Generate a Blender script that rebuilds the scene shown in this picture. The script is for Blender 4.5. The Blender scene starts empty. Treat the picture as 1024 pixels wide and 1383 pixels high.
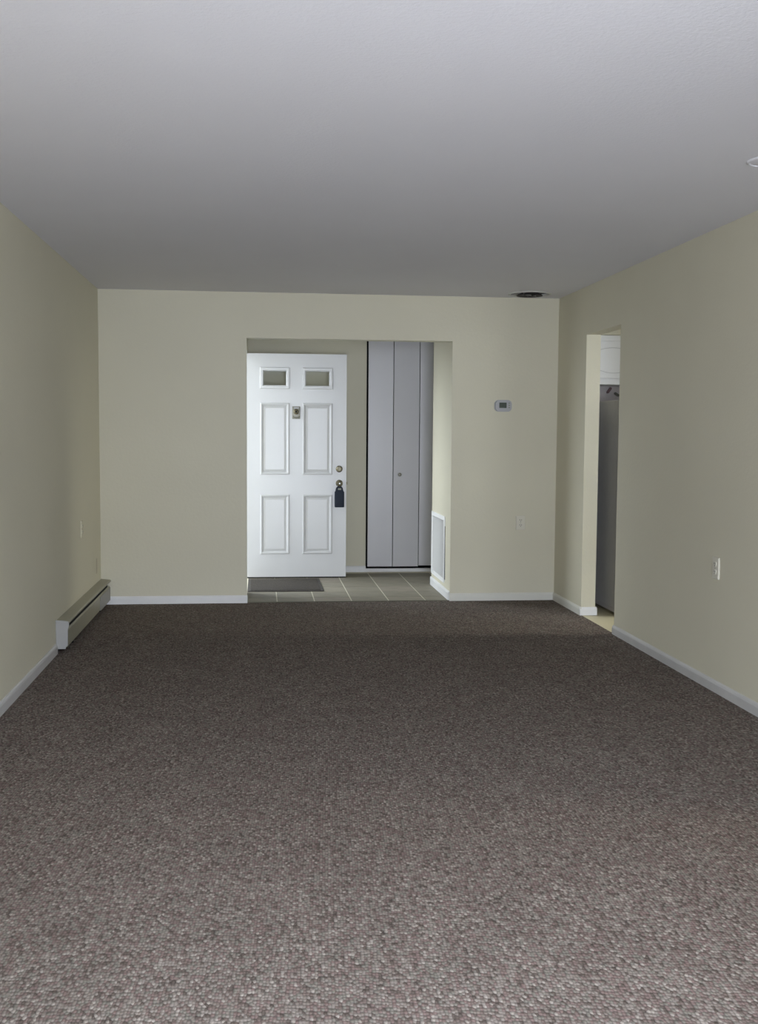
import bpy, bmesh, math, random
from mathutils import Matrix, Vector

C = bpy.context.scene.collection
SC = bpy.context.scene
PI = math.pi
random.seed(4)

# ------------------------------------------------------------------ camera
H = 2.44            # ceiling height
XL, XR = -1.231, 2.397
D = 8.558           # near face of the far wall
cam_d = bpy.data.cameras.new('camera')
cam_d.sensor_fit = 'HORIZONTAL'
cam_d.sensor_width = 36.0
cam_d.lens = 1457.0 / 1024.0 * 36.0
cam_d.clip_start = 0.05
cam = bpy.data.objects.new('camera', cam_d)
C.objects.link(cam)
yaw, pitch, roll = 0.1107, -0.0729, 0.0071
f = Vector((math.sin(yaw) * math.cos(pitch), math.cos(yaw) * math.cos(pitch), math.sin(pitch)))
r = Vector((math.cos(yaw), -math.sin(yaw), 0))
u = r.cross(f)
r2 = r * math.cos(roll) + u * math.sin(roll)
u2 = u * math.cos(roll) - r * math.sin(roll)
M = Matrix(((r2.x, u2.x, -f.x, 0), (r2.y, u2.y, -f.y, 0), (r2.z, u2.z, -f.z, 1.3515), (0, 0, 0, 1)))
cam.matrix_world = M
SC.camera = cam

# ------------------------------------------------------------------ world, daylight, exposure
SC.view_settings.view_transform = 'Standard'
SC.view_settings.look = 'None'
SC.view_settings.gamma = 1
SC.view_settings.use_curve_mapping = False
SC.view_settings.exposure = 0.0

w = bpy.data.worlds.new('overcast sky')
SC.world = w
w.use_nodes = True
bg = w.node_tree.nodes['Background']
bg.inputs['Color'].default_value = (0.80, 0.90, 1.0, 1)
bg.inputs['Strength'].default_value = 1.6


def area(name, loc, direction, sx, sy, power, col, spread=180):
    l = bpy.data.lights.new(name, 'AREA')
    l.shape = 'RECTANGLE'
    l.size, l.size_y = sx, sy
    l.energy = power
    l.color = col
    l.spread = math.radians(spread)
    o = bpy.data.objects.new(name, l)
    C.objects.link(o)
    o.location = loc
    o.rotation_euler = Vector(direction).to_track_quat('-Z', 'Y').to_euler()
    return o


WY = -0.35   # inner face of the window wall behind the camera
area('window_daylight', (0.48, WY - 0.22, 1.15), (0, 1, 0.0), 1.45, 1.95, 87, (0.81, 0.87, 1.0), 104)
area('sky_panel_light', (0.55, -3.6, 4.4), (0, 0.75, -0.68), 5.0, 4.0, 4400, (0.79, 0.87, 1.0))  # area panel added outside, standing in for high sky to steepen the falloff
area('entrance_daylight', (-3.6, 10.9, 2.9), (1, -0.18, -0.50), 4.2, 2.2, 400, (0.86, 0.93, 1.0))
area('kitchen_daylight', (5.25, 6.88, 1.95), (-1, 0.12, -0.52), 0.36, 0.6, 6.5, (1.0, 0.97, 0.85), 62)
area('kitchen_side_fill', (3.9, 5.66, 1.6), (-0.15, 1, -0.05), 0.9, 0.9, 11, (0.95, 0.98, 1.0))  # fill added to brighten the cabinet and jamb, no known window
area('warm_hall_fill', (3.15, 3.25, 1.9), (-1, 0.05, -0.9), 0.25, 0.25, 8.0, (1.0, 0.66, 0.36))  # unseen warm fill added to tint the carpet on the right


# ------------------------------------------------------------------ materials
def mat(name, col, rough=0.6, metal=0.0, var=0.0, scale=4.0, bump=0.0, bscale=60.0, spec=0.5, dist=0.01):
    m = bpy.data.materials.new(name)
    m.use_nodes = True
    nt = m.node_tree
    b = nt.nodes['Principled BSDF']
    b.inputs['Roughness'].default_value = rough
    b.inputs['Metallic'].default_value = metal
    b.inputs['Specular IOR Level'].default_value = spec
    tc = nt.nodes.new('ShaderNodeTexCoord')
    n = nt.nodes.new('ShaderNodeTexNoise')
    n.inputs['Scale'].default_value = scale
    n.inputs['Detail'].default_value = 3
    nt.links.new(tc.outputs['Object'], n.inputs['Vector'])
    cr = nt.nodes.new('ShaderNodeValToRGB')
    cr.color_ramp.elements[0].position = 0.3
    cr.color_ramp.elements[1].position = 0.7
    cr.color_ramp.elements[0].color = tuple(c * (1 - var) for c in col) + (1,)
    cr.color_ramp.elements[1].color = tuple(min(1, c * (1 + var)) for c in col) + (1,)
    nt.links.new(n.outputs['Fac'], cr.inputs['Fac'])
    nt.links.new(cr.outputs['Color'], b.inputs['Base Color'])
    if bump > 0:
        n2 = nt.nodes.new('ShaderNodeTexNoise')
        n2.inputs['Scale'].default_value = bscale
        n2.inputs['Detail'].default_value = 4
        nt.links.new(tc.outputs['Object'], n2.inputs['Vector'])
        bp = nt.nodes.new('ShaderNodeBump')
        bp.inputs['Strength'].default_value = bump
        bp.inputs['Distance'].default_value = dist
        nt.links.new(n2.outputs['Fac'], bp.inputs['Height'])
        nt.links.new(bp.outputs['Normal'], b.inputs['Normal'])
    return m


WALL = mat('cream wall paint', (0.68, 0.645, 0.505), 0.55, var=0.02, scale=1.3, bump=0.12, bscale=45, spec=0.35)
CEIL = mat('white ceiling paint', (0.755, 0.75, 0.78), 0.8, var=0.012, scale=1.5, bump=0.2, bscale=90, spec=0.2)
TRIM = mat('white trim paint', (0.78, 0.78, 0.77), 0.4, var=0.03, scale=6, bump=0.1, bscale=30)
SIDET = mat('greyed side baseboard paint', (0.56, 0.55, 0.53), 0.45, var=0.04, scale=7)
CREAMT = mat('cream trim paint', (0.70, 0.69, 0.62), 0.45, var=0.02)
DOORW = mat('white door enamel', (0.665, 0.665, 0.665), 0.32, var=0.01, scale=5, bump=0.05, bscale=25)
CLOSET = mat('pale grey closet door paint', (0.66, 0.65, 0.66), 0.3, var=0.015, scale=3, bump=0.06, bscale=12)
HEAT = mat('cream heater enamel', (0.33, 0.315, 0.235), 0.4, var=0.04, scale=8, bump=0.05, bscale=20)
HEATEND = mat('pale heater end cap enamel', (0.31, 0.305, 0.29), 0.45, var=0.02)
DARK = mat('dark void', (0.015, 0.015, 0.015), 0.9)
FIN = mat('dusty aluminium fins', (0.08, 0.08, 0.08), 0.6, 0.6)
BRASS = mat('aged brass', (0.19, 0.17, 0.115), 0.42, 0.9, var=0.15, scale=40)
NICKEL = mat('brushed nickel', (0.33, 0.32, 0.27), 0.45, 0.7, var=0.08, scale=40)
NAVY = mat('navy vinyl cover', (0.006, 0.012, 0.028), 0.7, var=0.1, scale=30)
STEEL = mat('steel shackle', (0.5, 0.52, 0.52), 0.3, 1.0)
PLAST = mat('off white plastic', (0.43, 0.43, 0.44), 0.4)
IVORY = mat('ivory plastic', (0.72, 0.70, 0.58), 0.4)
CREAMP = mat('cream plate enamel', (0.70, 0.67, 0.56), 0.4)
SLOT = mat('dark slot', (0.05, 0.045, 0.035), 0.7)
LCD = mat('dark grey green display', (0.055, 0.07, 0.05), 0.25)
BUTTON = mat('grey button plastic', (0.25, 0.26, 0.22), 0.5)
MATB = mat('dark brown ribbed mat', (0.055, 0.048, 0.040), 0.95, var=0.25, scale=60, bump=0.6, bscale=250)
GROUT = mat('pale grout', (0.62, 0.58, 0.46), 0.85, var=0.05, scale=30)
KFLOOR = mat('beige kitchen vinyl', (0.60, 0.55, 0.38), 0.5, var=0.05, scale=5)
FRIDGE = mat('grey textured refrigerator steel', (0.62, 0.62, 0.64), 0.5, 0.0, var=0.03, scale=20, bump=0.2, bscale=300)
GRILLE = mat('bright white grille enamel', (0.90, 0.90, 0.88), 0.4)
FRTRIM = mat('light refrigerator trim', (0.60, 0.58, 0.60), 0.4)
CAB = mat('white cabinet paint', (0.84, 0.84, 0.83), 0.4, var=0.01)
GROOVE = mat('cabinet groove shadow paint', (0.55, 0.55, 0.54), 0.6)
CONC = mat('porch concrete', (0.52, 0.51, 0.50), 0.9, var=0.1, scale=8, bump=0.3, bscale=60)
BLADE = mat('dusty register metal', (0.30, 0.29, 0.27), 0.5, 0.3, var=0.15, scale=30)
VENTW = mat('off white register enamel', (0.62, 0.62, 0.58), 0.5)
RED = mat('dull red enamel', (0.11, 0.045, 0.05), 0.5)
OLIVE = mat('dark olive enamel', (0.06, 0.06, 0.04), 0.5)
WALLP = mat('grey kitchen wall paint', (0.50, 0.46, 0.46), 0.7, var=0.05, scale=6)
TILES = [mat('foyer tile tone %s' % t, c, 0.65, var=0.09, scale=9, bump=0.08, bscale=20)
         for t, c in zip('abcd', [(0.245, 0.22, 0.165), (0.22, 0.20, 0.15), (0.25, 0.22, 0.17), (0.232, 0.21, 0.158)])]


def carpet_material():
    m = bpy.data.materials.new('grey brown looped carpet')
    m.use_nodes = True
    nt = m.node_tree
    N, L = nt.nodes, nt.links
    b = N['Principled BSDF']
    b.inputs['Roughness'].default_value = 0.95
    b.inputs['Specular IOR Level'].default_value = 0.1
    tc = N.new('ShaderNodeTexCoord')
    mp = N.new('ShaderNodeMapping')
    mp.inputs['Rotation'].default_value = (0, 0, 0.10)
    mp.inputs['Scale'].default_value = (1.0, 0.62, 1.0)
    L.new(tc.outputs['Object'], mp.inputs['Vector'])
    v = N.new('ShaderNodeTexVoronoi')
    v.voronoi_dimensions = '2D'
    v.inputs['Scale'].default_value = 118
    v.inputs['Randomness'].default_value = 0.62
    L.new(mp.outputs['Vector'], v.inputs['Vector'])
    sep = N.new('ShaderNodeSeparateColor')
    L.new(v.outputs['Color'], sep.inputs['Color'])
    cr = N.new('ShaderNodeValToRGB')
    cr.color_ramp.interpolation = 'CONSTANT'
    els = cr.color_ramp.elements
    cols = [(0.0, (0.091, 0.073, 0.062)), (0.10, (0.130, 0.100, 0.087)), (0.28, (0.165, 0.139, 0.120)),
            (0.46, (0.154, 0.113, 0.101)), (0.62, (0.194, 0.167, 0.146)), (0.80, (0.154, 0.140, 0.119)), (0.93, (0.259, 0.228, 0.199))]
    els[0].position, els[0].color = cols[0][0], cols[0][1] + (1,)
    els[1].position, els[1].color = cols[1][0], cols[1][1] + (1,)
    for p, c in cols[2:]:
        e = els.new(p)
        e.color = c + (1,)
    L.new(sep.outputs['Red'], cr.inputs['Fac'])
    # dark seams between the loops
    mr = N.new('ShaderNodeMapRange')
    mr.inputs['From Min'].default_value = 0.25
    mr.inputs['From Max'].default_value = 0.75
    mr.inputs['To Min'].default_value = 1.12
    mr.inputs['To Max'].default_value = 0.58
    L.new(v.outputs['Distance'], mr.inputs['Value'])
    mx = N.new('ShaderNodeMix')
    mx.data_type = 'RGBA'
    mx.blend_type = 'MULTIPLY'
    mx.inputs['Factor'].default_value = 1.0
    L.new(cr.outputs['Color'], mx.inputs['A'])
    L.new(mr.outputs['Result'], mx.inputs['B'])
    # broad faint tone drift: wear and fading
    n = N.new('ShaderNodeTexNoise')
    n.inputs['Scale'].default_value = 5.0
    n.inputs['Detail'].default_value = 5
    L.new(tc.outputs['Object'], n.inputs['Vector'])
    mr2 = N.new('ShaderNodeMapRange')
    mr2.inputs['From Min'].default_value = 0.3
    mr2.inputs['From Max'].default_value = 0.7
    mr2.inputs['To Min'].default_value = 0.93
    mr2.inputs['To Max'].default_value = 1.07
    L.new(n.outputs['Fac'], mr2.inputs['Value'])
    mx2 = N.new('ShaderNodeMix')
    mx2.data_type = 'RGBA'
    mx2.blend_type = 'MULTIPLY'
    mx2.inputs['Factor'].default_value = 1.0
    L.new(mx.outputs['Result'], mx2.inputs['A'])
    L.new(mr2.outputs['Result'], mx2.inputs['B'])
    L.new(mx2.outputs['Result'], b.inputs['Base Color'])
    bp = N.new('ShaderNodeBump')
    bp.invert = True
    bp.inputs['Strength'].default_value = 0.6
    bp.inputs['Distance'].default_value = 0.004
    L.new(v.outputs['Distance'], bp.inputs['Height'])
    L.new(bp.outputs['Normal'], b.inputs['Normal'])
    return m


def glass_material():
    m = bpy.data.materials.new('clear window glass')
    m.use_nodes = True
    nt = m.node_tree
    N, L = nt.nodes, nt.links
    N.remove(N['Principled BSDF'])
    t = N.new('ShaderNodeBsdfTransparent')
    t.inputs['Color'].default_value = (0.96, 0.97, 0.96, 1)
    g = N.new('ShaderNodeBsdfGlossy')
    g.inputs['Roughness'].default_value = 0.03
    fr = N.new('ShaderNodeFresnel')
    fr.inputs['IOR'].default_value = 1.45
    mx = N.new('ShaderNodeMixShader')
    L.new(fr.outputs['Fac'], mx.inputs['Fac'])
    L.new(t.outputs['BSDF'], mx.inputs[1])
    L.new(g.outputs['BSDF'], mx.inputs[2])
    L.new(mx.outputs['Shader'], N['Material Output'].inputs['Surface'])
    return m


CARPET = carpet_material()
GLASS = glass_material()


# ------------------------------------------------------------------ mesh helpers
def bx(bm, x0, x1, y0, y1, z0, z1, bevel=0.0):
    vs = [bm.verts.new((x, y, z)) for x in (x0, x1) for y in (y0, y1) for z in (z0, z1)]
    fs = [(0, 1, 3, 2), (4, 6, 7, 5), (0, 4, 5, 1), (2, 3, 7, 6), (0, 2, 6, 4), (1, 5, 7, 3)]
    faces = [bm.faces.new([vs[i] for i in q]) for q in fs]
    if bevel > 0:
        es = list({e for fc in faces for e in fc.edges})
        bmesh.ops.bevel(bm, geom=es, offset=bevel, segments=2, profile=0.5, affect='EDGES')
    return bm


def box(x0, x1, y0, y1, z0, z1, bevel=0.0):
    return bx(bmesh.new(), x0, x1, y0, y1, z0, z1, bevel)


def prism(bm, pts, axis, a, b):
    """closed profile pts swept along axis ('x','y','z') from a to b"""
    def P(p, t):
        if axis == 'x':
            return (t, p[0], p[1])
        if axis == 'y':
            return (p[0], t, p[1])
        return (p[0], p[1], t)
    A = [bm.verts.new(P(p, a)) for p in pts]
    B = [bm.verts.new(P(p, b)) for p in pts]
    n = len(pts)
    bm.faces.new(A)
    bm.faces.new(B[::-1])
    for i in range(n):
        bm.faces.new((A[i], B[i], B[(i + 1) % n], A[(i + 1) % n]))
    return bm


def lathe(bm, prof, n=32, M=None, closed=False):
    """profile (radius, height) turned about z, then moved by M"""
    M = M or Matrix()
    rings = []
    for rad, z in prof:
        if rad < 1e-6:
            rings.append([bm.verts.new(M @ Vector((0, 0, z)))])
        else:
            rings.append([bm.verts.new(M @ Vector((rad * math.cos(2 * PI * i / n), rad * math.sin(2 * PI * i / n), z))) for i in range(n)])
    pairs = list(zip(rings, rings[1:]))
    if closed:
        pairs.append((rings[-1], rings[0]))
    for a, b in pairs:
        for i in range(n):
            j = (i + 1) % n
            if len(a) == 1 and len(b) == 1:
                continue
            if len(a) == 1:
                bm.faces.new((a[0], b[i], b[j]))
            elif len(b) == 1:
                bm.faces.new((a[i], b[0], a[j]))
            else:
                bm.faces.new((a[i], b[i], b[j], a[j]))
    return bm


def tube(bm, pts, rad, n=10, closed=False):
    pts = [Vector(p) for p in pts]
    rings = []
    for i, p in enumerate(pts):
        if closed:
            t = pts[(i + 1) % len(pts)] - pts[i - 1]
        else:
            t = pts[min(i + 1, len(pts) - 1)] - pts[max(i - 1, 0)]
        q = t.to_track_quat('Z', 'Y')
        rings.append([bm.verts.new(p + q @ Vector((rad * math.cos(2 * PI * k / n), rad * math.sin(2 * PI * k / n), 0))) for k in range(n)])
    m = len(rings)
    for i in range(m if closed else m - 1):
        a, b = rings[i], rings[(i + 1) % m]
        for k in range(n):
            bm.faces.new((a[k], a[(k + 1) % n], b[(k + 1) % n], b[k]))
    if not closed:
        bm.faces.new(rings[0][::-1])
        bm.faces.new(rings[-1])
    return bm


def obj(name, bm, m, parent=None, smooth=False):
    bmesh.ops.recalc_face_normals(bm, faces=bm.faces)
    me = bpy.data.meshes.new(name)
    if parent is not None:
        # parts are authored in world space: store them in the parent's frame
        P = world(parent).inverted()
        bmesh.ops.transform(bm, matrix=P, verts=bm.verts)
    bm.to_mesh(me)
    bm.free()
    me.materials.append(m)
    if smooth:
        for p in me.polygons:
            p.use_smooth = True
        try:
            me.set_sharp_from_angle(angle=math.radians(35))
        except Exception:
            pass
    o = bpy.data.objects.new(name, me)
    C.objects.link(o)
    if parent is not None:
        o.parent = parent
    return o


def world(o):
    Mx = o.matrix_basis.copy()
    p = o.parent
    while p is not None:
        Mx = p.matrix_basis @ Mx
        p = p.parent
    return Mx


def empty(name, loc=(0, 0, 0)):
    o = bpy.data.objects.new(name, None)
    o.empty_display_size = 0.05
    C.objects.link(o)
    o.location = loc
    return o


def thing(name, label, cat, loc, group=None):
    o = empty(name, loc)
    o['label'] = label
    o['category'] = cat
    if group:
        o['group'] = group
    return o


def struct(name, bm, m, parent=None):
    o = obj(name, bm, m, parent)
    if parent is None:
        o['kind'] = 'structure'
    return o


# ------------------------------------------------------------------ the setting: living room
T = 0.12                    # wall thickness
OX0, OX1, OZ = -0.099, 1.533, 2.087   # foyer opening in the far wall
KY0, KY1, KZ = 7.042, 7.80, 2.087     # kitchen opening in the right wall
KT = 0.108                            # thickness of the right wall
HY0, HY1 = 2.55, 3.45                 # hall doorway in the right wall, made up for the warm fill
FB = 10.41                            # foyer back wall
FXL = -0.106                          # foyer left wall

struct('floor', box(XL - 0.02, XR + 0.004, WY, D + 0.01, -0.05, 0.0), CARPET)

bm = bmesh.new()
bx(bm, XL - T, OX0, D, D + T, 0, H)
bx(bm, OX1, XR + KT, D, D + T, 0, H)
bx(bm, OX0, OX1, D, D + T, OZ, H)
struct('wall_far', bm, WALL)
struct('wall_left', box(XL - T, XL, WY - T, D, 0, H), WALL)
bm = bmesh.new()
bx(bm, XR, XR + KT, WY - T, HY0, 0, H)
bx(bm, XR, XR + KT, HY0, HY1, 2.06, H)
bx(bm, XR, XR + KT, HY1, KY0, 0, H)
bx(bm, XR, XR + KT, KY0, KY1, KZ, H)
bx(bm, XR, XR + KT, KY1, D, 0, H)
struct('wall_right', bm, WALL)
WX0, WX1, WZ0, WZ1 = -0.27, 1.23, 0.08, 2.12
bm = bmesh.new()
bx(bm, XL, WX0, WY - T, WY, 0, H)
bx(bm, WX1, XR, WY - T, WY, 0, H)
bx(bm, WX0, WX1, WY - T, WY, WZ1, H)
bx(bm, WX0, WX1, WY - T, WY, 0, WZ0)
struct('wall_near', bm, WALL)
# sliding window behind the camera
wf = empty('window_1', (0.48, WY - 0.06, WZ0))
wf['kind'] = 'structure'
bm = bmesh.new()
for a, b in ((WX0, WX0 + 0.05), (WX1 - 0.05, WX1), (0.445, 0.515)):
    bx(bm, a, b, WY - 0.10, WY - 0.04, WZ0, WZ1)
bx(bm, WX0, WX1, WY - 0.10, WY - 0.04, WZ0, WZ0 + 0.05)
bx(bm, WX0, WX1, WY - 0.10, WY - 0.04, WZ1 - 0.05, WZ1)
obj('window_frame', bm, TRIM, wf)

# ceiling with the round duct hole
VX, VY, VR = 2.088, 8.30, 0.150
bm = bmesh.new()
x0, x1, y0, y1 = XL - T, XR + KT, WY - T, D + T
n = 48
lo = [bm.verts.new((VX + VR * math.cos(2 * PI * i / n), VY + VR * math.sin(2 * PI * i / n), H)) for i in range(n)]
sq = 0.24
so = []
for i in range(n):
    a = 2 * PI * i / n
    c, s = math.cos(a), math.sin(a)
    k = sq / max(abs(c), abs(s))
    so.append(bm.verts.new((VX + k * c, VY + k * s, H)))
for i in range(n):
    bm.faces.new((lo[i], lo[(i + 1) % n], so[(i + 1) % n], so[i]))


def quad(bm, xa, xb, ya, yb, z):
    bm.faces.new([bm.verts.new(p) for p in ((xa, ya, z), (xa, yb, z), (xb, yb, z), (xb, ya, z))])


quad(bm, x0, x1, y0, VY - sq, H)
quad(bm, x0, x1, VY + sq, y1, H)
quad(bm, x0, VX - sq, VY - sq, VY + sq, H)
quad(bm, VX + sq, x1, VY - sq, VY + sq, H)
quad(bm, x0, x1, y0, y1, H + 0.30)
bx(bm, x0, x1, y0 - 0.02, y0, H, H + 0.30)
bx(bm, x0, x1, y1, y1 + 0.02, H, H + 0.30)
bx(bm, x0 - 0.02, x0, y0, y1, H, H + 0.30)
bx(bm, x1, x1 + 0.02, y0, y1, H, H + 0.30)
struct('ceiling', bm, CEIL)

# baseboards with a rounded top
BH, BT = 0.062, 0.012


def board(name, axis, a, b, face, side, h=BH, t=BT, m=TRIM):
    """side: +1 when the board sticks out towards larger x or y"""
    s = side
    pts = [(face, 0.0), (face + s * t, 0.0), (face + s * t, h - 0.018), (face + s * t * 0.75, h - 0.008), (face + s * t * 0.3, h), (face, h)]
    bm = bmesh.new()
    prism(bm, pts, axis, a, b)
    return struct(name, bm, m)


board('baseboard_far', 'x', XL, OX0 + 0.004, D, -1)
board('baseboard_far.001', 'x', OX1 - 0.004, XR, D, -1, m=CREAMT)
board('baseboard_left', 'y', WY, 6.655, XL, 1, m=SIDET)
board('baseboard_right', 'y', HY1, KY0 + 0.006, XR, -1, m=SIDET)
board('baseboard_right.001', 'y', KY1 - 0.010, D, XR, -1, m=CREAMT)
bm = bmesh.new()
prism(bm, [(KY1, 0), (KY1 - BT, 0), (KY1 - BT, BH - 0.018), (KY1 - BT * 0.3, BH), (KY1, BH)], 'x', XR - BT, XR + KT + 0.012)
struct('baseboard_right.002', bm, TRIM)
board('baseboard_right.003', 'y', WY, HY0, XR, -1)

# ------------------------------------------------------------------ the setting: foyer
fl = struct('floor_foyer', box(FXL - 0.02, 2.6, D + 0.01, FB + 0.02, -0.05, 0.0006), GROUT)
gx = [-0.16 + 0.3 * i for i in range(0, 10)]
gy = [8.568] + [8.79 + 0.3 * i for i in range(0, 6)]
k = 0
tile_meshes = {}
for i in range(len(gx) - 1):
    for j in range(len(gy) - 1):
        ya, yb = gy[j] + 0.004, gy[j + 1] - 0.004
        if yb > FB:
            yb = FB - 0.002
        xa, xb = gx[i] + 0.004, gx[i + 1] - 0.004
        xa = max(xa, FXL + 0.002)
        wv, dv = round(xb - xa, 4), round(yb - ya, 4)
        tone = (i * 3 + j * 5 + i * j) % 4
        key = (wv, dv, tone)
        if key not in tile_meshes:
            o = obj('tile', box(0, wv, 0, dv, -0.006, 0.0022, 0.0008), TILES[tone], fl)
            tile_meshes[key] = o.data
        else:
            o = bpy.data.objects.new('tile', tile_meshes[key])
            C.objects.link(o)
            o.parent = fl
        o.location = (xa, ya, 0)
# metal edge where carpet meets tile
struct('trim_1', box(OX0, OX1, D - 0.004, D + 0.014, -0.002, 0.005, 0.002), mat('dark edge strip', (0.10, 0.09, 0.06), 0.6))

EY0, EY1, EZ = 9.08, 10.045, 2.085   # entrance opening in the foyer left wall
bm = bmesh.new()
bx(bm, FXL - T, FXL, D + T, EY0, 0, H)
bx(bm, FXL - T, FXL, EY1, FB + T, 0, H)
bx(bm, FXL - T, FXL, EY0, EY1, EZ, H)
struct('wall_foyer_left', bm, WALL)
CX0, CX1, CZ = 1.028, 2.06, 2.40     # closet opening in the foyer back wall
bm = bmesh.new()
bx(bm, FXL, CX0, FB, FB + T, 0, H)
bx(bm, CX0, CX1, FB, FB + T, CZ, H)
bx(bm, CX1, 2.6, FB, FB + T, 0, H)
struct('wall_foyer_back', bm, WALL)
RY1 = 9.50                           # end of the foyer right wall
GY0, GY1, GZ0, GZ1 = 8.80, 9.46, 0.13, 0.645
bm = bmesh.new()
bx(bm, OX1, OX1 + T, D + T, GY0, 0, H)
bx(bm, OX1, OX1 + T, GY1, RY1, 0, H)
bx(bm, OX1, OX1 + T, GY0, GY1, 0, GZ0)
bx(bm, OX1, OX1 + T, GY0, GY1, GZ1, H)
bx(bm, OX1 + T - 0.01, OX1 + T, GY0, GY1, GZ0, GZ1)
struct('wall_foyer_right', bm, WALL)
bm = bmesh.new()
bx(bm, 2.6, 2.6 + T, D + T, FB + T, 0, H)
struct('wall_foyer_far_right', bm, WALL)
struct('ceiling_foyer', box(FXL - T, 2.6 + T, D + T, FB + T, H, H + 0.1), CEIL)
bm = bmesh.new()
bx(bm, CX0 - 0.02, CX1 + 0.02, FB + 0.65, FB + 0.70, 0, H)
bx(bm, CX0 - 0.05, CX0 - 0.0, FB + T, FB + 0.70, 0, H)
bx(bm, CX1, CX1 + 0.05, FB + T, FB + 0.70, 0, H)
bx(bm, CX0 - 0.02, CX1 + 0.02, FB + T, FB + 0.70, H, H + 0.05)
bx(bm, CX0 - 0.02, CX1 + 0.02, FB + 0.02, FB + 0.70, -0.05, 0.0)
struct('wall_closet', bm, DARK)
board('baseboard_foyer_back', 'x', FXL, CX0 + 0.002, FB, -1, 0.06)
struct('trim_2', box(CX0, CX1, FB - 0.012, FB + 0.02, 0, 0.034, 0.003), TRIM)
board('baseboard_foyer_right', 'y', D + 0.006, RY1 + 0.012, OX1, -1, 0.075, 0.012)
bm = bmesh.new()
prism(bm, [(RY1, 0), (RY1 + BT, 0), (RY1 + BT, 0.057), (RY1 + BT * 0.3, 0.075), (RY1, 0.075)], 'x', OX1 - BT, OX1 + T)
struct('baseboard_foyer_right.001', bm, TRIM)
# entrance door jamb lining
bm = bmesh.new()
bx(bm, FXL - T - 0.005, FXL - 0.002, EY0, EY0 + 0.02, 0, EZ)
bx(bm, FXL - T - 0.005, FXL - 0.004, EY0, EY1, EZ - 0.012, EZ)
struct('trim_3', bm, TRIM)
# porch outside
struct('floor_porch', box(-9.0, FXL - T, D + T + 0.002, 16.0, -0.12, -0.06), CONC)

# ------------------------------------------------------------------ entrance door
dr = empty('door_1', (-0.10, 9.995, 0))
dr['kind'] = 'structure'
dr['label'] = 'open white six-panel entrance door with two small glass lites'
DX0, DX1, DZ0, DZ1 = -0.116, 0.802, 0.014, 2.072
DYF, DYB = 9.99, 10.034
PX = [(0.012, 0.272), (0.400, 0.668)]
ROWS = [(0.232, 0.777), (0.968, 1.620), (1.757, 1.941)]
bm = bmesh.new()
# stiles
bx(bm, DX0, PX[0][0], DYF, DYB, DZ0, DZ1)
bx(bm, PX[0][1], PX[1][0], DYF, DYB, DZ0, DZ1)
bx(bm, PX[1][1], DX1, DYF, DYB, DZ0, DZ1)
for a, b in PX:
    zs = [DZ0, ROWS[0][0], ROWS[0][1], ROWS[1][0], ROWS[1][1], ROWS[2][0], ROWS[2][1], DZ1]
    for q in range(0, 8, 2):
        bx(bm, a, b, DYF, DYB, zs[q], zs[q + 1])
slab = obj('door_slab', bm, DOORW, dr)


def frame_ring(bm, x0, x1, z0, z1, prof):
    """prof: list of (inset, y): rectangular rings joined one to the next"""
    rings = []
    for ins, y in prof:
        rings.append([bm.verts.new(p) for p in ((x0 + ins, y, z0 + ins), (x1 - ins, y, z0 + ins), (x1 - ins, y, z1 - ins), (x0 + ins, y, z1 - ins))])
    for a, b in zip(rings, rings[1:]):
        for i in range(4):
            bm.faces.new((a[i], b[i], b[(i + 1) % 4], a[(i + 1) % 4]))
    return rings


for a, b in PX:
    for z0, z1 in ROWS[:2]:
        bm = bmesh.new()
        frame_ring(bm, a, b, z0, z1, [(-0.004, DYF + 0.004), (-0.004, DYF - 0.004), (0.004, DYF - 0.010), (0.012, DYF - 0.008), (0.022, DYF + 0.003), (0.026, DYF + 0.005)])
        obj('panel_moulding', bm, DOORW, dr)
        bm = bmesh.new()
        rg = frame_ring(bm, a, b, z0, z1, [(0.022, DYF + 0.0065), (0.028, DYF + 0.006), (0.042, DYF + 0.001), (0.046, DYF + 0.0005)])
        bm.faces.new(rg[-1])
        obj('panel', bm, DOORW, dr)
        obj('panel', box(a, b, DYB - 0.012, DYB - 0.004, z0, z1), DOORW, dr)
    z0, z1 = ROWS[2]
    bm = bmesh.new()
    frame_ring(bm, a, b, z0, z1, [(-0.006, DYF + 0.003), (-0.006, DYF - 0.003), (0.0, DYF - 0.012), (0.018, DYF - 0.012), (0.026, DYF - 0.004), (0.028, DYF + 0.020)])
    frame_ring(bm, a, b, z0, z1, [(0.028, DYF + 0.020), (0.028, DYB + 0.004), (0.018, DYB + 0.010), (0.0, DYB + 0.010), (-0.006, DYB - 0.003)])
    lf = obj('lite_frame', bm, DOORW, dr)
    obj('pane', box(a + 0.024, b - 0.024, DYF + 0.018, DYF + 0.023, z0 + 0.024, z1 - 0.024), GLASS, lf)
# sweep under the door
obj('door_sweep', box(DX0 + 0.004, DX1 - 0.004, DYF + 0.006, DYB - 0.004, 0.004, DZ0), DARK, dr)
# knocker with a viewer
vw = obj('door_viewer', box(0.300, 0.374, DYF - 0.008, DYF, 1.478, 1.592, 0.004), NICKEL, dr, True)
RX = Matrix.Rotation(PI / 2, 4, 'X')   # z -> -y


def at(x, y, z):
    return Matrix.Translation((x, y, z)) @ RX


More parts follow.
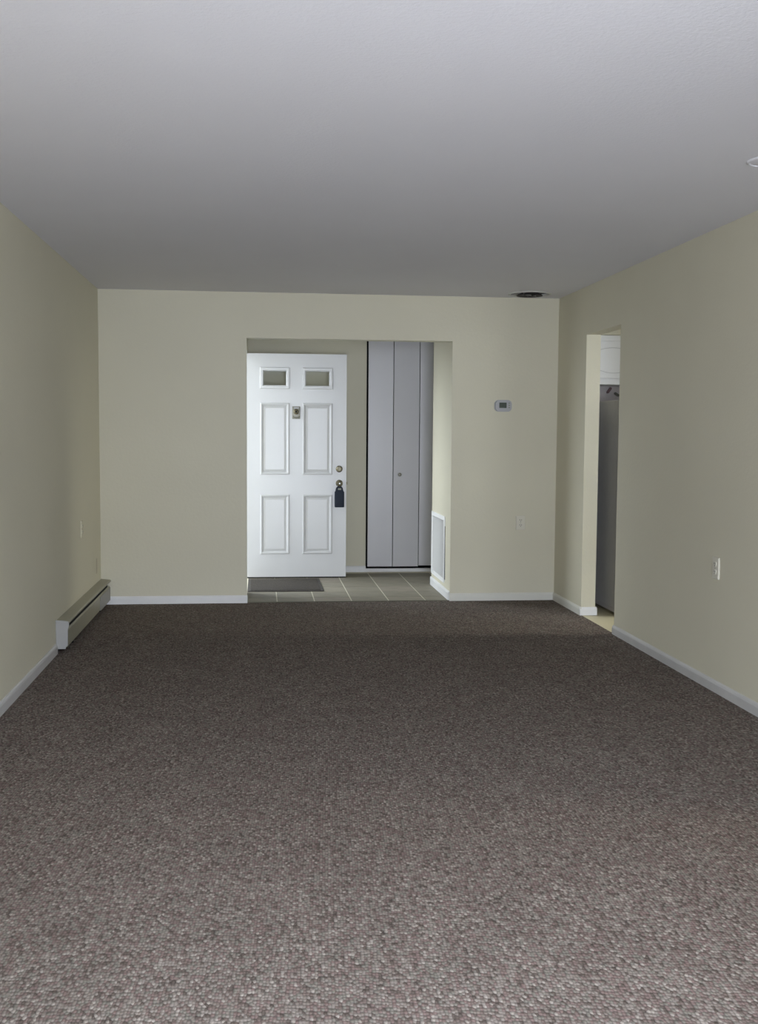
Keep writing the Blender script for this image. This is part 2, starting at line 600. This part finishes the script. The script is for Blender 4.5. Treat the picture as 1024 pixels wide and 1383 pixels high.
obj('viewer_boss', lathe(bmesh.new(), [(0.026, 0), (0.026, 0.006), (0.020, 0.012), (0.011, 0.014), (0.010, 0.010), (0, 0.010)], 24, at(0.336, DYF - 0.008, 1.543)), BRASS, vw, True)
obj('peephole', lathe(bmesh.new(), [(0.009, 0), (0.009, 0.002), (0, 0.003)], 16, at(0.336, DYF - 0.018, 1.543)), DARK, vw)
obj('name_strip', box(0.317, 0.362, DYF - 0.0105, DYF - 0.007, 1.572, 1.585, 0.001), PLAST, vw)
bm = bmesh.new()
tube(bm, [(0.306, DYF - 0.010, 1.505), (0.312, DYF - 0.017, 1.492), (0.337, DYF - 0.020, 1.487), (0.362, DYF - 0.017, 1.492), (0.368, DYF - 0.010, 1.505)], 0.005, 8)
obj('knocker_ring', bm, NICKEL, vw, True)
obj('screw', lathe(bmesh.new(), [(0.004, 0), (0.004, 0.002), (0, 0.003)], 10, at(0.337, DYF - 0.008, 1.484)), DARK, vw)
# deadbolt, knob, latch
db = obj('deadbolt', lathe(bmesh.new(), [(0.031, 0), (0.031, 0.006), (0.026, 0.013), (0.020, 0.018), (0.018, 0.018), (0.017, 0.014), (0, 0.014)], 28, at(0.736, DYF, 1.018)), BRASS, dr, True)
obj('thumb_turn', box(0.7325, 0.7395, DYF - 0.030, DYF - 0.012, 1.002, 1.034, 0.003), NICKEL, db, True)
kb = obj('door_knob', lathe(bmesh.new(), [(0.033, 0), (0.033, 0.004), (0.024, 0.009), (0.011, 0.012), (0.010, 0.028), (0.016, 0.034), (0.026, 0.042), (0.028, 0.052), (0.024, 0.062), (0.012, 0.067), (0, 0.068)], 28, at(0.737, DYF, 0.885)), BRASS, dr, True)
obj('knob_button', lathe(bmesh.new(), [(0.007, 0), (0.006, 0.004), (0, 0.005)], 14, at(0.737, DYF - 0.067, 0.885)), STEEL, kb, True)
obj('latch', box(DX1 - 0.001, DX1 + 0.012, DYF + 0.014, DYF + 0.030, 0.872, 0.898, 0.002), BRASS, dr)
obj('latch_plate', box(DX1 - 0.001, DX1 + 0.0015, DYF + 0.010, DYF + 0.034, 0.855, 0.915), BRASS, dr)
for z in (0.25, 1.02, 1.82):
    hg = lathe(bmesh.new(), [(0, -0.045), (0.006, -0.045), (0.006, 0.045), (0, 0.045)], 12, Matrix.Translation((DX0 - 0.0005, DYB + 0.004, z)))
    obj('hinge', hg, BRASS, dr, True)

# key safe hanging from the knob
ks = thing('key_safe', 'small navy blue key safe hanging from the entrance door knob', 'lock box', (0.737, DYF - 0.03, 0.665))
bm = box(0.693, 0.781, DYF - 0.046, DYF - 0.012, 0.664, 0.812, 0.007)
prism(bm, [(0.698, 0.805), (0.776, 0.805), (0.766, 0.846), (0.752, 0.858), (0.722, 0.858), (0.708, 0.846)], 'y', DYF - 0.042, DYF - 0.014)
obj('body', bm, NAVY, ks, True)
pts = []
for i in range(13):
    a = PI * i / 12
    pts.append((0.737 + 0.018 * math.cos(a), DYF - 0.022, 0.885 + 0.018 * math.sin(a)))
pts = [(0.755, DYF - 0.022, 0.85)] + pts + [(0.719, DYF - 0.022, 0.85)]
obj('shackle', tube(bmesh.new(), pts, 0.004, 8), STEEL, ks, True)
obj('keyhole_cover', box(0.722, 0.752, DYF - 0.050, DYF - 0.044, 0.826, 0.842, 0.002), BUTTON, ks)

# ------------------------------------------------------------------ bifold closet doors
cd = empty('door_2', (CX0, FB - 0.02, 0))
cd['kind'] = 'structure'
cd['label'] = 'pale grey flush bifold closet doors at the back of the foyer'
LT = 0.028
xs = [1.042, 1.290, 1.546, 1.802, 2.054]
yb = [FB - 0.012, FB - 0.017, FB - 0.012, FB - 0.019, FB - 0.012]
for i in range(4):
    a = Vector((xs[i] + 0.003, yb[i] if i % 2 == 0 else yb[i], 0))
    b = Vector((xs[i + 1] - 0.003, yb[i + 1], 0))
    dv = (b - a)
    ang = math.atan2(dv.y, dv.x)
    zb = 0.054 if i < 2 else 0.062
    bm = box(0, dv.length, 0, LT, zb, 2.36, 0.002)
    bmesh.ops.transform(bm, matrix=Matrix.Translation(a) @ Matrix.Rotation(ang, 4, 'Z'), verts=bm.verts)
    lf = obj('door_leaf', bm, CLOSET, cd)
    if i in (1, 2):
        kx = 1.352 if i == 1 else 1.74
        ky = FB - 0.022
        obj('knob', lathe(bmesh.new(), [(0.010, 0), (0.008, 0.010), (0.017, 0.018), (0.018, 0.026), (0.010, 0.031), (0, 0.032)], 20, at(kx, ky, 0.953)), NICKEL, lf, True)
obj('top_track', box(CX0, CX1, FB - 0.02, FB + 0.02, 2.37, CZ), TRIM, cd)

# ------------------------------------------------------------------ return air grille on the foyer right wall
rg = thing('return_air_grille', 'white louvred return air grille low on the right wall of the foyer', 'air grille', (OX1, 9.13, GZ0))
fx = OX1 - 0.007
bm = bmesh.new()
fy0, fy1, fz0, fz1 = GY0 + 0.012, GY1 + 0.025, GZ0 - 0.02, GZ1 + 0.02
fw = 0.035
bx(bm, fx, OX1 + 0.002, fy0, fy0 + fw, fz0, fz1)
bx(bm, fx, OX1 + 0.002, fy1 - fw, fy1, fz0, fz1)
bx(bm, fx, OX1 + 0.002, fy0 + fw, fy1 - fw, fz0, fz0 + fw)
bx(bm, fx, OX1 + 0.002, fy0 + fw, fy1 - fw, fz1 - fw, fz1)
obj('frame', bm, GRILLE, rg)
obj('back_plate', box(OX1 + 0.028, OX1 + 0.032, GY0 + 0.013, GY1 - 0.001, GZ0 + 0.001, GZ1 - 0.001), GRILLE, rg)
obj('shadow_strip', prism(bmesh.new(), [(fy0, fz0 + 0.03), (fy0 - 0.026, fz0 + 0.03), (fy0 - 0.010, fz1 - 0.16), (fy0, fz1 - 0.08)], 'x', OX1 - 0.002, OX1 + 0.002), DARK, rg)  # thin dark strip, a painted shadow along the frame's near edge
ns = 22
sl = None
for i in range(ns):
    y = fy0 + fw + (fy1 - fy0 - 2 * fw) * (i + 0.5) / ns
    if sl is None:
        bm = bmesh.new()
        prism(bm, [(OX1 - 0.003, y - 0.012), (OX1 - 0.001, y - 0.013), (OX1 + 0.010, y + 0.009), (OX1 + 0.008, y + 0.011)], 'z', fz0 + fw, fz1 - fw)
        o = obj('slat', bm, GRILLE, rg)
        sl, y_first = o, y
    else:
        o = sl.copy()
        C.objects.link(o)
        o.parent = rg
        o.location = (0, y - y_first, 0)

# ------------------------------------------------------------------ doormat
dm = thing('doormat', 'dark brown ribbed doormat on the tiles in front of the entrance door', 'doormat', (0.22, 9.48, 0.002))
obj('border', box(FXL + 0.004, 0.547, 9.125, 9.90, 0.0035, 0.0105, 0.003), MATB, dm)
bm = bmesh.new()
for i in range(44):
    y = 9.155 + i * 0.0165
    bx(bm, FXL + 0.03, 0.52, y, y + 0.010, 0.009, 0.0145)
o = obj('ribs', bm, mat('brown mat pile', (0.075, 0.064, 0.052), 1.0, var=0.3, scale=80, bump=0.5, bscale=300), dm)
o['kind'] = 'stuff'

# ------------------------------------------------------------------ baseboard heater
hy0, hy1 = 6.66, D - 0.012
ht = thing('baseboard_heater', 'long low cream baseboard heater along the left wall, reaching the far corner', 'heater', (XL, 7.6, 0.02))
bm = bmesh.new()
# back panel and sloped hood with a rolled front lip
prism(bm, [(XL + 0.001, 0.04), (XL + 0.004, 0.04), (XL + 0.004, 0.194), (XL + 0.070, 0.188), (XL + 0.074, 0.182), (XL + 0.076, 0.182),
           (XL + 0.077, 0.190), (XL + 0.070, 0.196), (XL + 0.004, 0.202), (XL + 0.001, 0.202)], 'y', hy0 + 0.004, hy1)
obj('hood', bm, HEAT, ht)
bm = bmesh.new()
prism(bm, [(XL + 0.050, 0.058), (XL + 0.060, 0.040), (XL + 0.067, 0.040), (XL + 0.069, 0.140), (XL + 0.061, 0.149), (XL + 0.058, 0.147), (XL + 0.065, 0.138), (XL + 0.063, 0.046), (XL + 0.054, 0.060)], 'y', hy0 + 0.004, hy1)
obj('front_panel', bm, HEAT, ht)
obj('dark_heating_element', box(XL + 0.008, XL + 0.052, hy0 + 0.02, hy1 - 0.02, 0.055, 0.178), DARK, ht)  # element box painted black and tall so the hood slot reads shaded
bm = bmesh.new()
ep = [(XL + 0.001, 0.028), (XL + 0.058, 0.028), (XL + 0.060, 0.045), (XL + 0.071, 0.050), (XL + 0.072, 0.150), (XL + 0.079, 0.165), (XL + 0.079, 0.192), (XL + 0.070, 0.199), (XL + 0.001, 0.205)]
prism(bm, ep, 'y', hy0 - 0.004, hy0 + 0.006)
obj('end_cap', bm, HEATEND, ht)
bm = bmesh.new()
bx(bm, XL + 0.069, XL + 0.0715, 8.02, hy1, 0.036, 0.138)
obj('end_section', bm, HEATEND, ht)
for y in (7.0, 8.2):
    obj('bracket', box(XL + 0.006, XL + 0.045, y, y + 0.01, 0.0, 0.056), DARK, ht)
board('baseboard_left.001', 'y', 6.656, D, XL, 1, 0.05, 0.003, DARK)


# ------------------------------------------------------------------ outlets
def outlet(label, Mx, base_mat, pt=0.005):
    """built facing -y at the origin, then moved by Mx"""
    root = thing('wall_outlet', label, 'outlet', (0, 0, 0))
    def part(name, bm, m, parent, smooth=False):
        bmesh.ops.transform(bm, matrix=Mx, verts=bm.verts)
        return obj(name, bm, m, parent, smooth)
    root.location = Mx.translation
    bm = bmesh.new()
    rgs = frame_ring(bm, -0.038, 0.038, -0.058, 0.058, [(0, 0), (0, -pt * 0.6), (0.003, -pt), (0.004, -pt)])
    bm.faces.new(rgs[-1])
    part('cover_plate', bm, base_mat, root)
    for s in (1, -1):
        bm = bmesh.new()
        c = []
        for i in range(24):
            a = 2 * PI * i / 24
            c.append((0.0175 * math.cos(a), max(-0.0135, min(0.0135, 0.0175 * math.sin(a))) + s * 0.0205))
        prism(bm, c, 'y', -pt - 0.0035, -0.001)
        rc = part('receptacle', bm, base_mat, root)
        part('socket_slot', box(-0.0085, -0.0055, -pt - 0.0042, -pt - 0.003, s * 0.0205 - 0.001, s * 0.0205 + 0.009), SLOT, rc)
        part('socket_slot', box(0.0055, 0.0085, -pt - 0.0042, -pt - 0.003, s * 0.0205 - 0.001, s * 0.0205 + 0.009), SLOT, rc)
        part('ground_hole', lathe(bmesh.new(), [(0.003, 0), (0.003, 0.001), (0, 0.001)], 10, at(0, -pt - 0.0035, s * 0.0205 - 0.0075)), SLOT, rc)
    part('screw', lathe(bmesh.new(), [(0.003, 0), (0.003, 0.001), (0, 0.0015)], 10, at(0, -pt, 0)), NICKEL, root)
    return root


outlet('cream wall outlet on the far wall, right of the foyer opening, below the thermostat', Matrix.Translation((2.108, D - 0.0002, 0.634)), CREAMP, 0.008)
RZm = Matrix.Rotation(-PI / 2, 4, 'Z')   # -y -> -x
outlet('pale wall outlet on the right wall, nearer than the kitchen opening', Matrix.Translation((XR - 0.0002, 5.42, 0.655)) @ RZm, CREAMP, 0.009)
outlet('wall-coloured outlet on the left wall above the baseboard heater', Matrix.Translation((XL + 0.0002, 7.66, 0.672)) @ Matrix.Rotation(PI / 2, 4, 'Z'), WALL)

# small blank plate by the left corner
o = obj('blank_plate', box(XL, XL + 0.0025, 8.28, 8.35, 0.275, 0.39), mat('tan plate paint', (0.50, 0.46, 0.34), 0.5))
o['label'] = 'small tan blank plate low on the left wall near the far corner above the heater'
o['category'] = 'wall plate'

# ------------------------------------------------------------------ thermostat
th = thing('thermostat', 'small grey thermostat with dark display on the far wall', 'thermostat', (1.949, D, 1.575))
tx, tz = 1.949, 1.578


def rrect(cx, cz, w_, h_, rad, n=6):
    out = []
    for qx, qz, a0 in ((1, 1, 0), (-1, 1, PI / 2), (-1, -1, PI), (1, -1, 1.5 * PI)):
        for i in range(n + 1):
            a = a0 + PI / 2 * i / n
            out.append((cx + qx * (w_ / 2 - rad) + rad * math.cos(a), cz + qz * (h_ / 2 - rad) + rad * math.sin(a)))
    return out


obj('back_plate', prism(bmesh.new(), rrect(tx, tz, 0.142, 0.094, 0.034), 'y', D - 0.008, D), PLAST, th)
obj('housing', prism(bmesh.new(), rrect(tx, tz, 0.132, 0.086, 0.031), 'y', D - 0.026, D - 0.008), PLAST, th)
obj('display', prism(bmesh.new(), rrect(tx - 0.006, tz + 0.004, 0.060, 0.044, 0.003), 'y', D - 0.0275, D - 0.026), LCD, th)
for dz in (0.018, 0.0, -0.018):
    obj('button', prism(bmesh.new(), rrect(tx + 0.045, tz + 0.004 + dz, 0.013, 0.010, 0.004), 'y', D - 0.029, D - 0.026), BUTTON, th)

# ------------------------------------------------------------------ ceiling register
cv = thing('ceiling_vent', 'round metal ceiling vent with a dark throat near the far right corner', 'vent', (VX, VY, H))
TM = Matrix.Translation((VX, VY, 0))
obj('flange', lathe(bmesh.new(), [(0.166, H), (0.166, H - 0.004), (0.156, H - 0.009), (0.147, H - 0.006), (0.143, H + 0.010), (0.147, H + 0.010), (0.149, H)], 48, TM, True), VENTW, cv, True)
obj('duct', lathe(bmesh.new(), [(0.146, H - 0.001), (0.146, H + 0.22), (0, H + 0.22)], 40, TM), DARK, cv)
bm = bmesh.new()
lathe(bm, [(0.100, H - 0.014), (0.102, H - 0.017), (0.085, H - 0.003), (0.062, H + 0.012), (0.060, H + 0.010), (0.083, H - 0.006)], 40, TM, True)
obj('diffuser_cone', bm, mat('dark cone metal', (0.06, 0.055, 0.05), 0.6), cv, True)  # cone coloured darker to deepen the inside of the vent
bm = bmesh.new()
lathe(bm, [(0, H + 0.006), (0.030, H + 0.002), (0.048, H - 0.010), (0.046, H - 0.012), (0.028, H - 0.002), (0, H + 0.002)], 32, TM)
obj('centre_disc', bm, DARK, cv, True)
for ang, tilt, dz in ((0.55, 0.55, 0.0), (1.15, 0.75, 0.0), (-0.5, -0.4, 0.012)):
    bm = box(-0.13, 0.13, -0.001, 0.001, -0.016, 0.012)
    bmesh.ops.transform(bm, matrix=Matrix.Translation((VX - 0.02, VY, H + 0.002 + dz)) @ Matrix.Rotation(ang, 4, 'Z') @ Matrix.Rotation(tilt, 4, 'X'), verts=bm.verts)
    obj('damper_blade', bm, BLADE, cv)

# round cover on the ceiling at the right edge of the picture
cp = thing('ceiling_cover', 'round white ceiling cover cut off by the right edge of the picture', 'ceiling cover', (1.965, 4.13, H))
CM = Matrix.Translation((2.014, 4.17, 0))
obj('rim', lathe(bmesh.new(), [(0.090, H), (0.090, H - 0.003), (0.083, H - 0.007), (0.078, H - 0.006), (0.078, H)], 40, CM), CEIL, cp, True)
obj('plate', lathe(bmesh.new(), [(0.078, H - 0.002), (0.070, H - 0.004), (0, H - 0.005)], 40, CM), CEIL, cp, True)

# ------------------------------------------------------------------ kitchen beyond the right wall
KX0 = XR + KT
struct('floor_kitchen', box(XR + 0.004, 5.4, 5.6, D + 0.01, -0.05, -0.002), KFLOOR)
struct('wall_kitchen_back', box(XR + KT, 5.4, D, D + T, 0, H), WALLP)
bm = bmesh.new()
bx(bm, 5.3, 5.4, 5.6, 6.62, 0, H)
bx(bm, 5.3, 5.4, 7.10, D, 0, H)
bx(bm, 5.3, 5.4, 6.62, 7.10, 0, 1.25)
bx(bm, 5.3, 5.4, 6.62, 7.10, 2.25, H)
struct('wall_kitchen_right', bm, WALL)
bm = bmesh.new()
bx(bm, KX0, 3.4, 5.5, 5.6, 0, H)
bx(bm, 4.4, 5.4, 5.5, 5.6, 0, H)
bx(bm, 3.4, 4.4, 5.5, 5.6, 0, 1.1)
bx(bm, 3.4, 4.4, 5.5, 5.6, 2.1, H)
struct('wall_kitchen_near', bm, WALL)
struct('ceiling_kitchen', box(KX0, 5.4, 5.5, D, H, H + 0.1), CEIL)
kw = empty('window_2', (5.35, 6.86, 1.25))
kw['kind'] = 'structure'
bm = bmesh.new()
bx(bm, 5.33, 5.37, 6.62, 6.65, 1.25, 2.25)
bx(bm, 5.33, 5.37, 7.07, 7.10, 1.25, 2.25)
bx(bm, 5.33, 5.37, 6.65, 7.07, 1.25, 1.28)
bx(bm, 5.33, 5.37, 6.65, 7.07, 2.22, 2.25)
obj('window_frame', bm, TRIM, kw)
obj('pane', box(5.348, 5.352, 6.65, 7.07, 1.28, 2.22), GLASS, kw)

fr = thing('refrigerator', 'tall grey refrigerator seen side-on through the kitchen opening', 'refrigerator', (3.0, 8.15, 0))
FX0, FX1, FY0, FY1, FZ = 2.650, 3.38, 7.71, 8.44, 1.612
obj('cabinet', box(FX0, FX1, FY0 + 0.06, FY1, 0.028, FZ, 0.008), FRIDGE, fr)
obj('fridge_door', box(FX0, FX1, FY0, FY0 + 0.055, 0.045, 1.10, 0.010), FRIDGE, fr)
obj('freezer_door', box(FX0, FX1, FY0, FY0 + 0.055, 1.108, FZ, 0.010), FRIDGE, fr)
obj('base_trim', box(FX0 - 0.003, FX1, FY0 + 0.07, FY1 - 0.02, 0.020, 0.050, 0.002), FRTRIM, fr)
for x in (FX0 + 0.04, FX1 - 0.06):
    for y in (FY0 + 0.09, FY1 - 0.08):
        obj('foot', box(x, x + 0.03, y, y + 0.03, -0.002, 0.021), DARK, fr)
for z0, z1 in ((0.80, 1.06), (1.14, 1.35)):
    bm = tube(bmesh.new(), [(FX1 - 0.05, FY0 + 0.002, z0), (FX1 - 0.05, FY0 - 0.035, z0 + 0.02), (FX1 - 0.05, FY0 - 0.035, z1 - 0.02), (FX1 - 0.05, FY0 + 0.002, z1)], 0.009, 8)
    obj('handle', bm, STEEL, fr, True)

# wall cabinet over the refrigerator, doors with curved routed grooves
cb = thing('wall_cabinet', 'white wall cabinet with curved routed grooves above the refrigerator', 'cabinet', (3.0, 8.4, 1.745))
CY = 8.25
cx0, cx1 = 2.54, 3.44
obj('carcass', box(cx0, cx1, CY + 0.02, D - 0.001, 1.745, 2.128, 0.002), CAB, cb)
for cxa, cxb in ((2.555, 2.955), (2.985, 3.425)):
    cdr = obj('cabinet_door', box(cxa, cxb, CY, CY + 0.019, 1.792, 2.082, 0.003), CAB, cb)
    mx_ = (cxa + cxb) / 2
    hw = (cxb - cxa) / 2 - 0.05
    pts = []
    for i in range(17):
        t = -1 + 2 * i / 16
        pts.append((mx_ + hw * t, CY - 0.001, 1.834 + 0.040 * t * t))
    for i in range(17):
        t = 1 - 2 * i / 16
        pts.append((mx_ + hw * t, CY - 0.001, 2.030 - 0.030 * t * t))
    obj('routed_groove', tube(bmesh.new(), pts, 0.0022, 6, True), GROOVE, cdr)
struct('trim_4', box(KX0, 3.6, CY - 0.005, D, 2.130, H), WALL)

# two small dark things stuck to the wall over the refrigerator
def oval(name, label, cx, cz, L_, W_, ang, m):
    bm = bmesh.new()
    pts = rrect(0, 0, L_, W_, W_ * 0.49, 6)
    ca, sa = math.cos(ang), math.sin(ang)
    pts = [(cx + ca * p[0] - sa * p[1], cz + sa * p[0] + ca * p[1]) for p in pts]
    prism(bm, pts, 'y', D - 0.012, D)
    o = obj(name, bm, m)
    o['label'] = label
    o['category'] = 'wall ornament'
    return o


oval('wall_ornament', 'small dull red slanted oval ornament on the wall above the refrigerator', 2.825, 1.712, 0.056, 0.020, 0.95, RED)
oval('wall_ornament', 'small dark olive slanted oval ornament on the wall above the refrigerator', 2.890, 1.680, 0.050, 0.018, -0.55, OLIVE)

# ------------------------------------------------------------------ hall beside the camera, made up to hold the added warm light
struct('floor_added_hall', box(XR + 0.004, 3.9, 1.9, 4.2, -0.05, -0.002), CARPET)
bm = bmesh.new()
bx(bm, XR + KT, 3.9, 1.8, 1.9, 0, H)
bx(bm, XR + KT, 3.9, 4.2, 4.3, 0, H)
bx(bm, 3.9, 4.0, 1.8, 4.3, 0, H)
struct('wall_added_hall', bm, WALL)
struct('ceiling_added_hall', box(XR + KT, 4.0, 1.8, 4.3, H, H + 0.1), CEIL)

# ------------------------------------------------------------------ ground outside the window
struct('floor_terrace', box(-12, 14, -14, WY - T - 0.001, -0.12, -0.06), CONC)
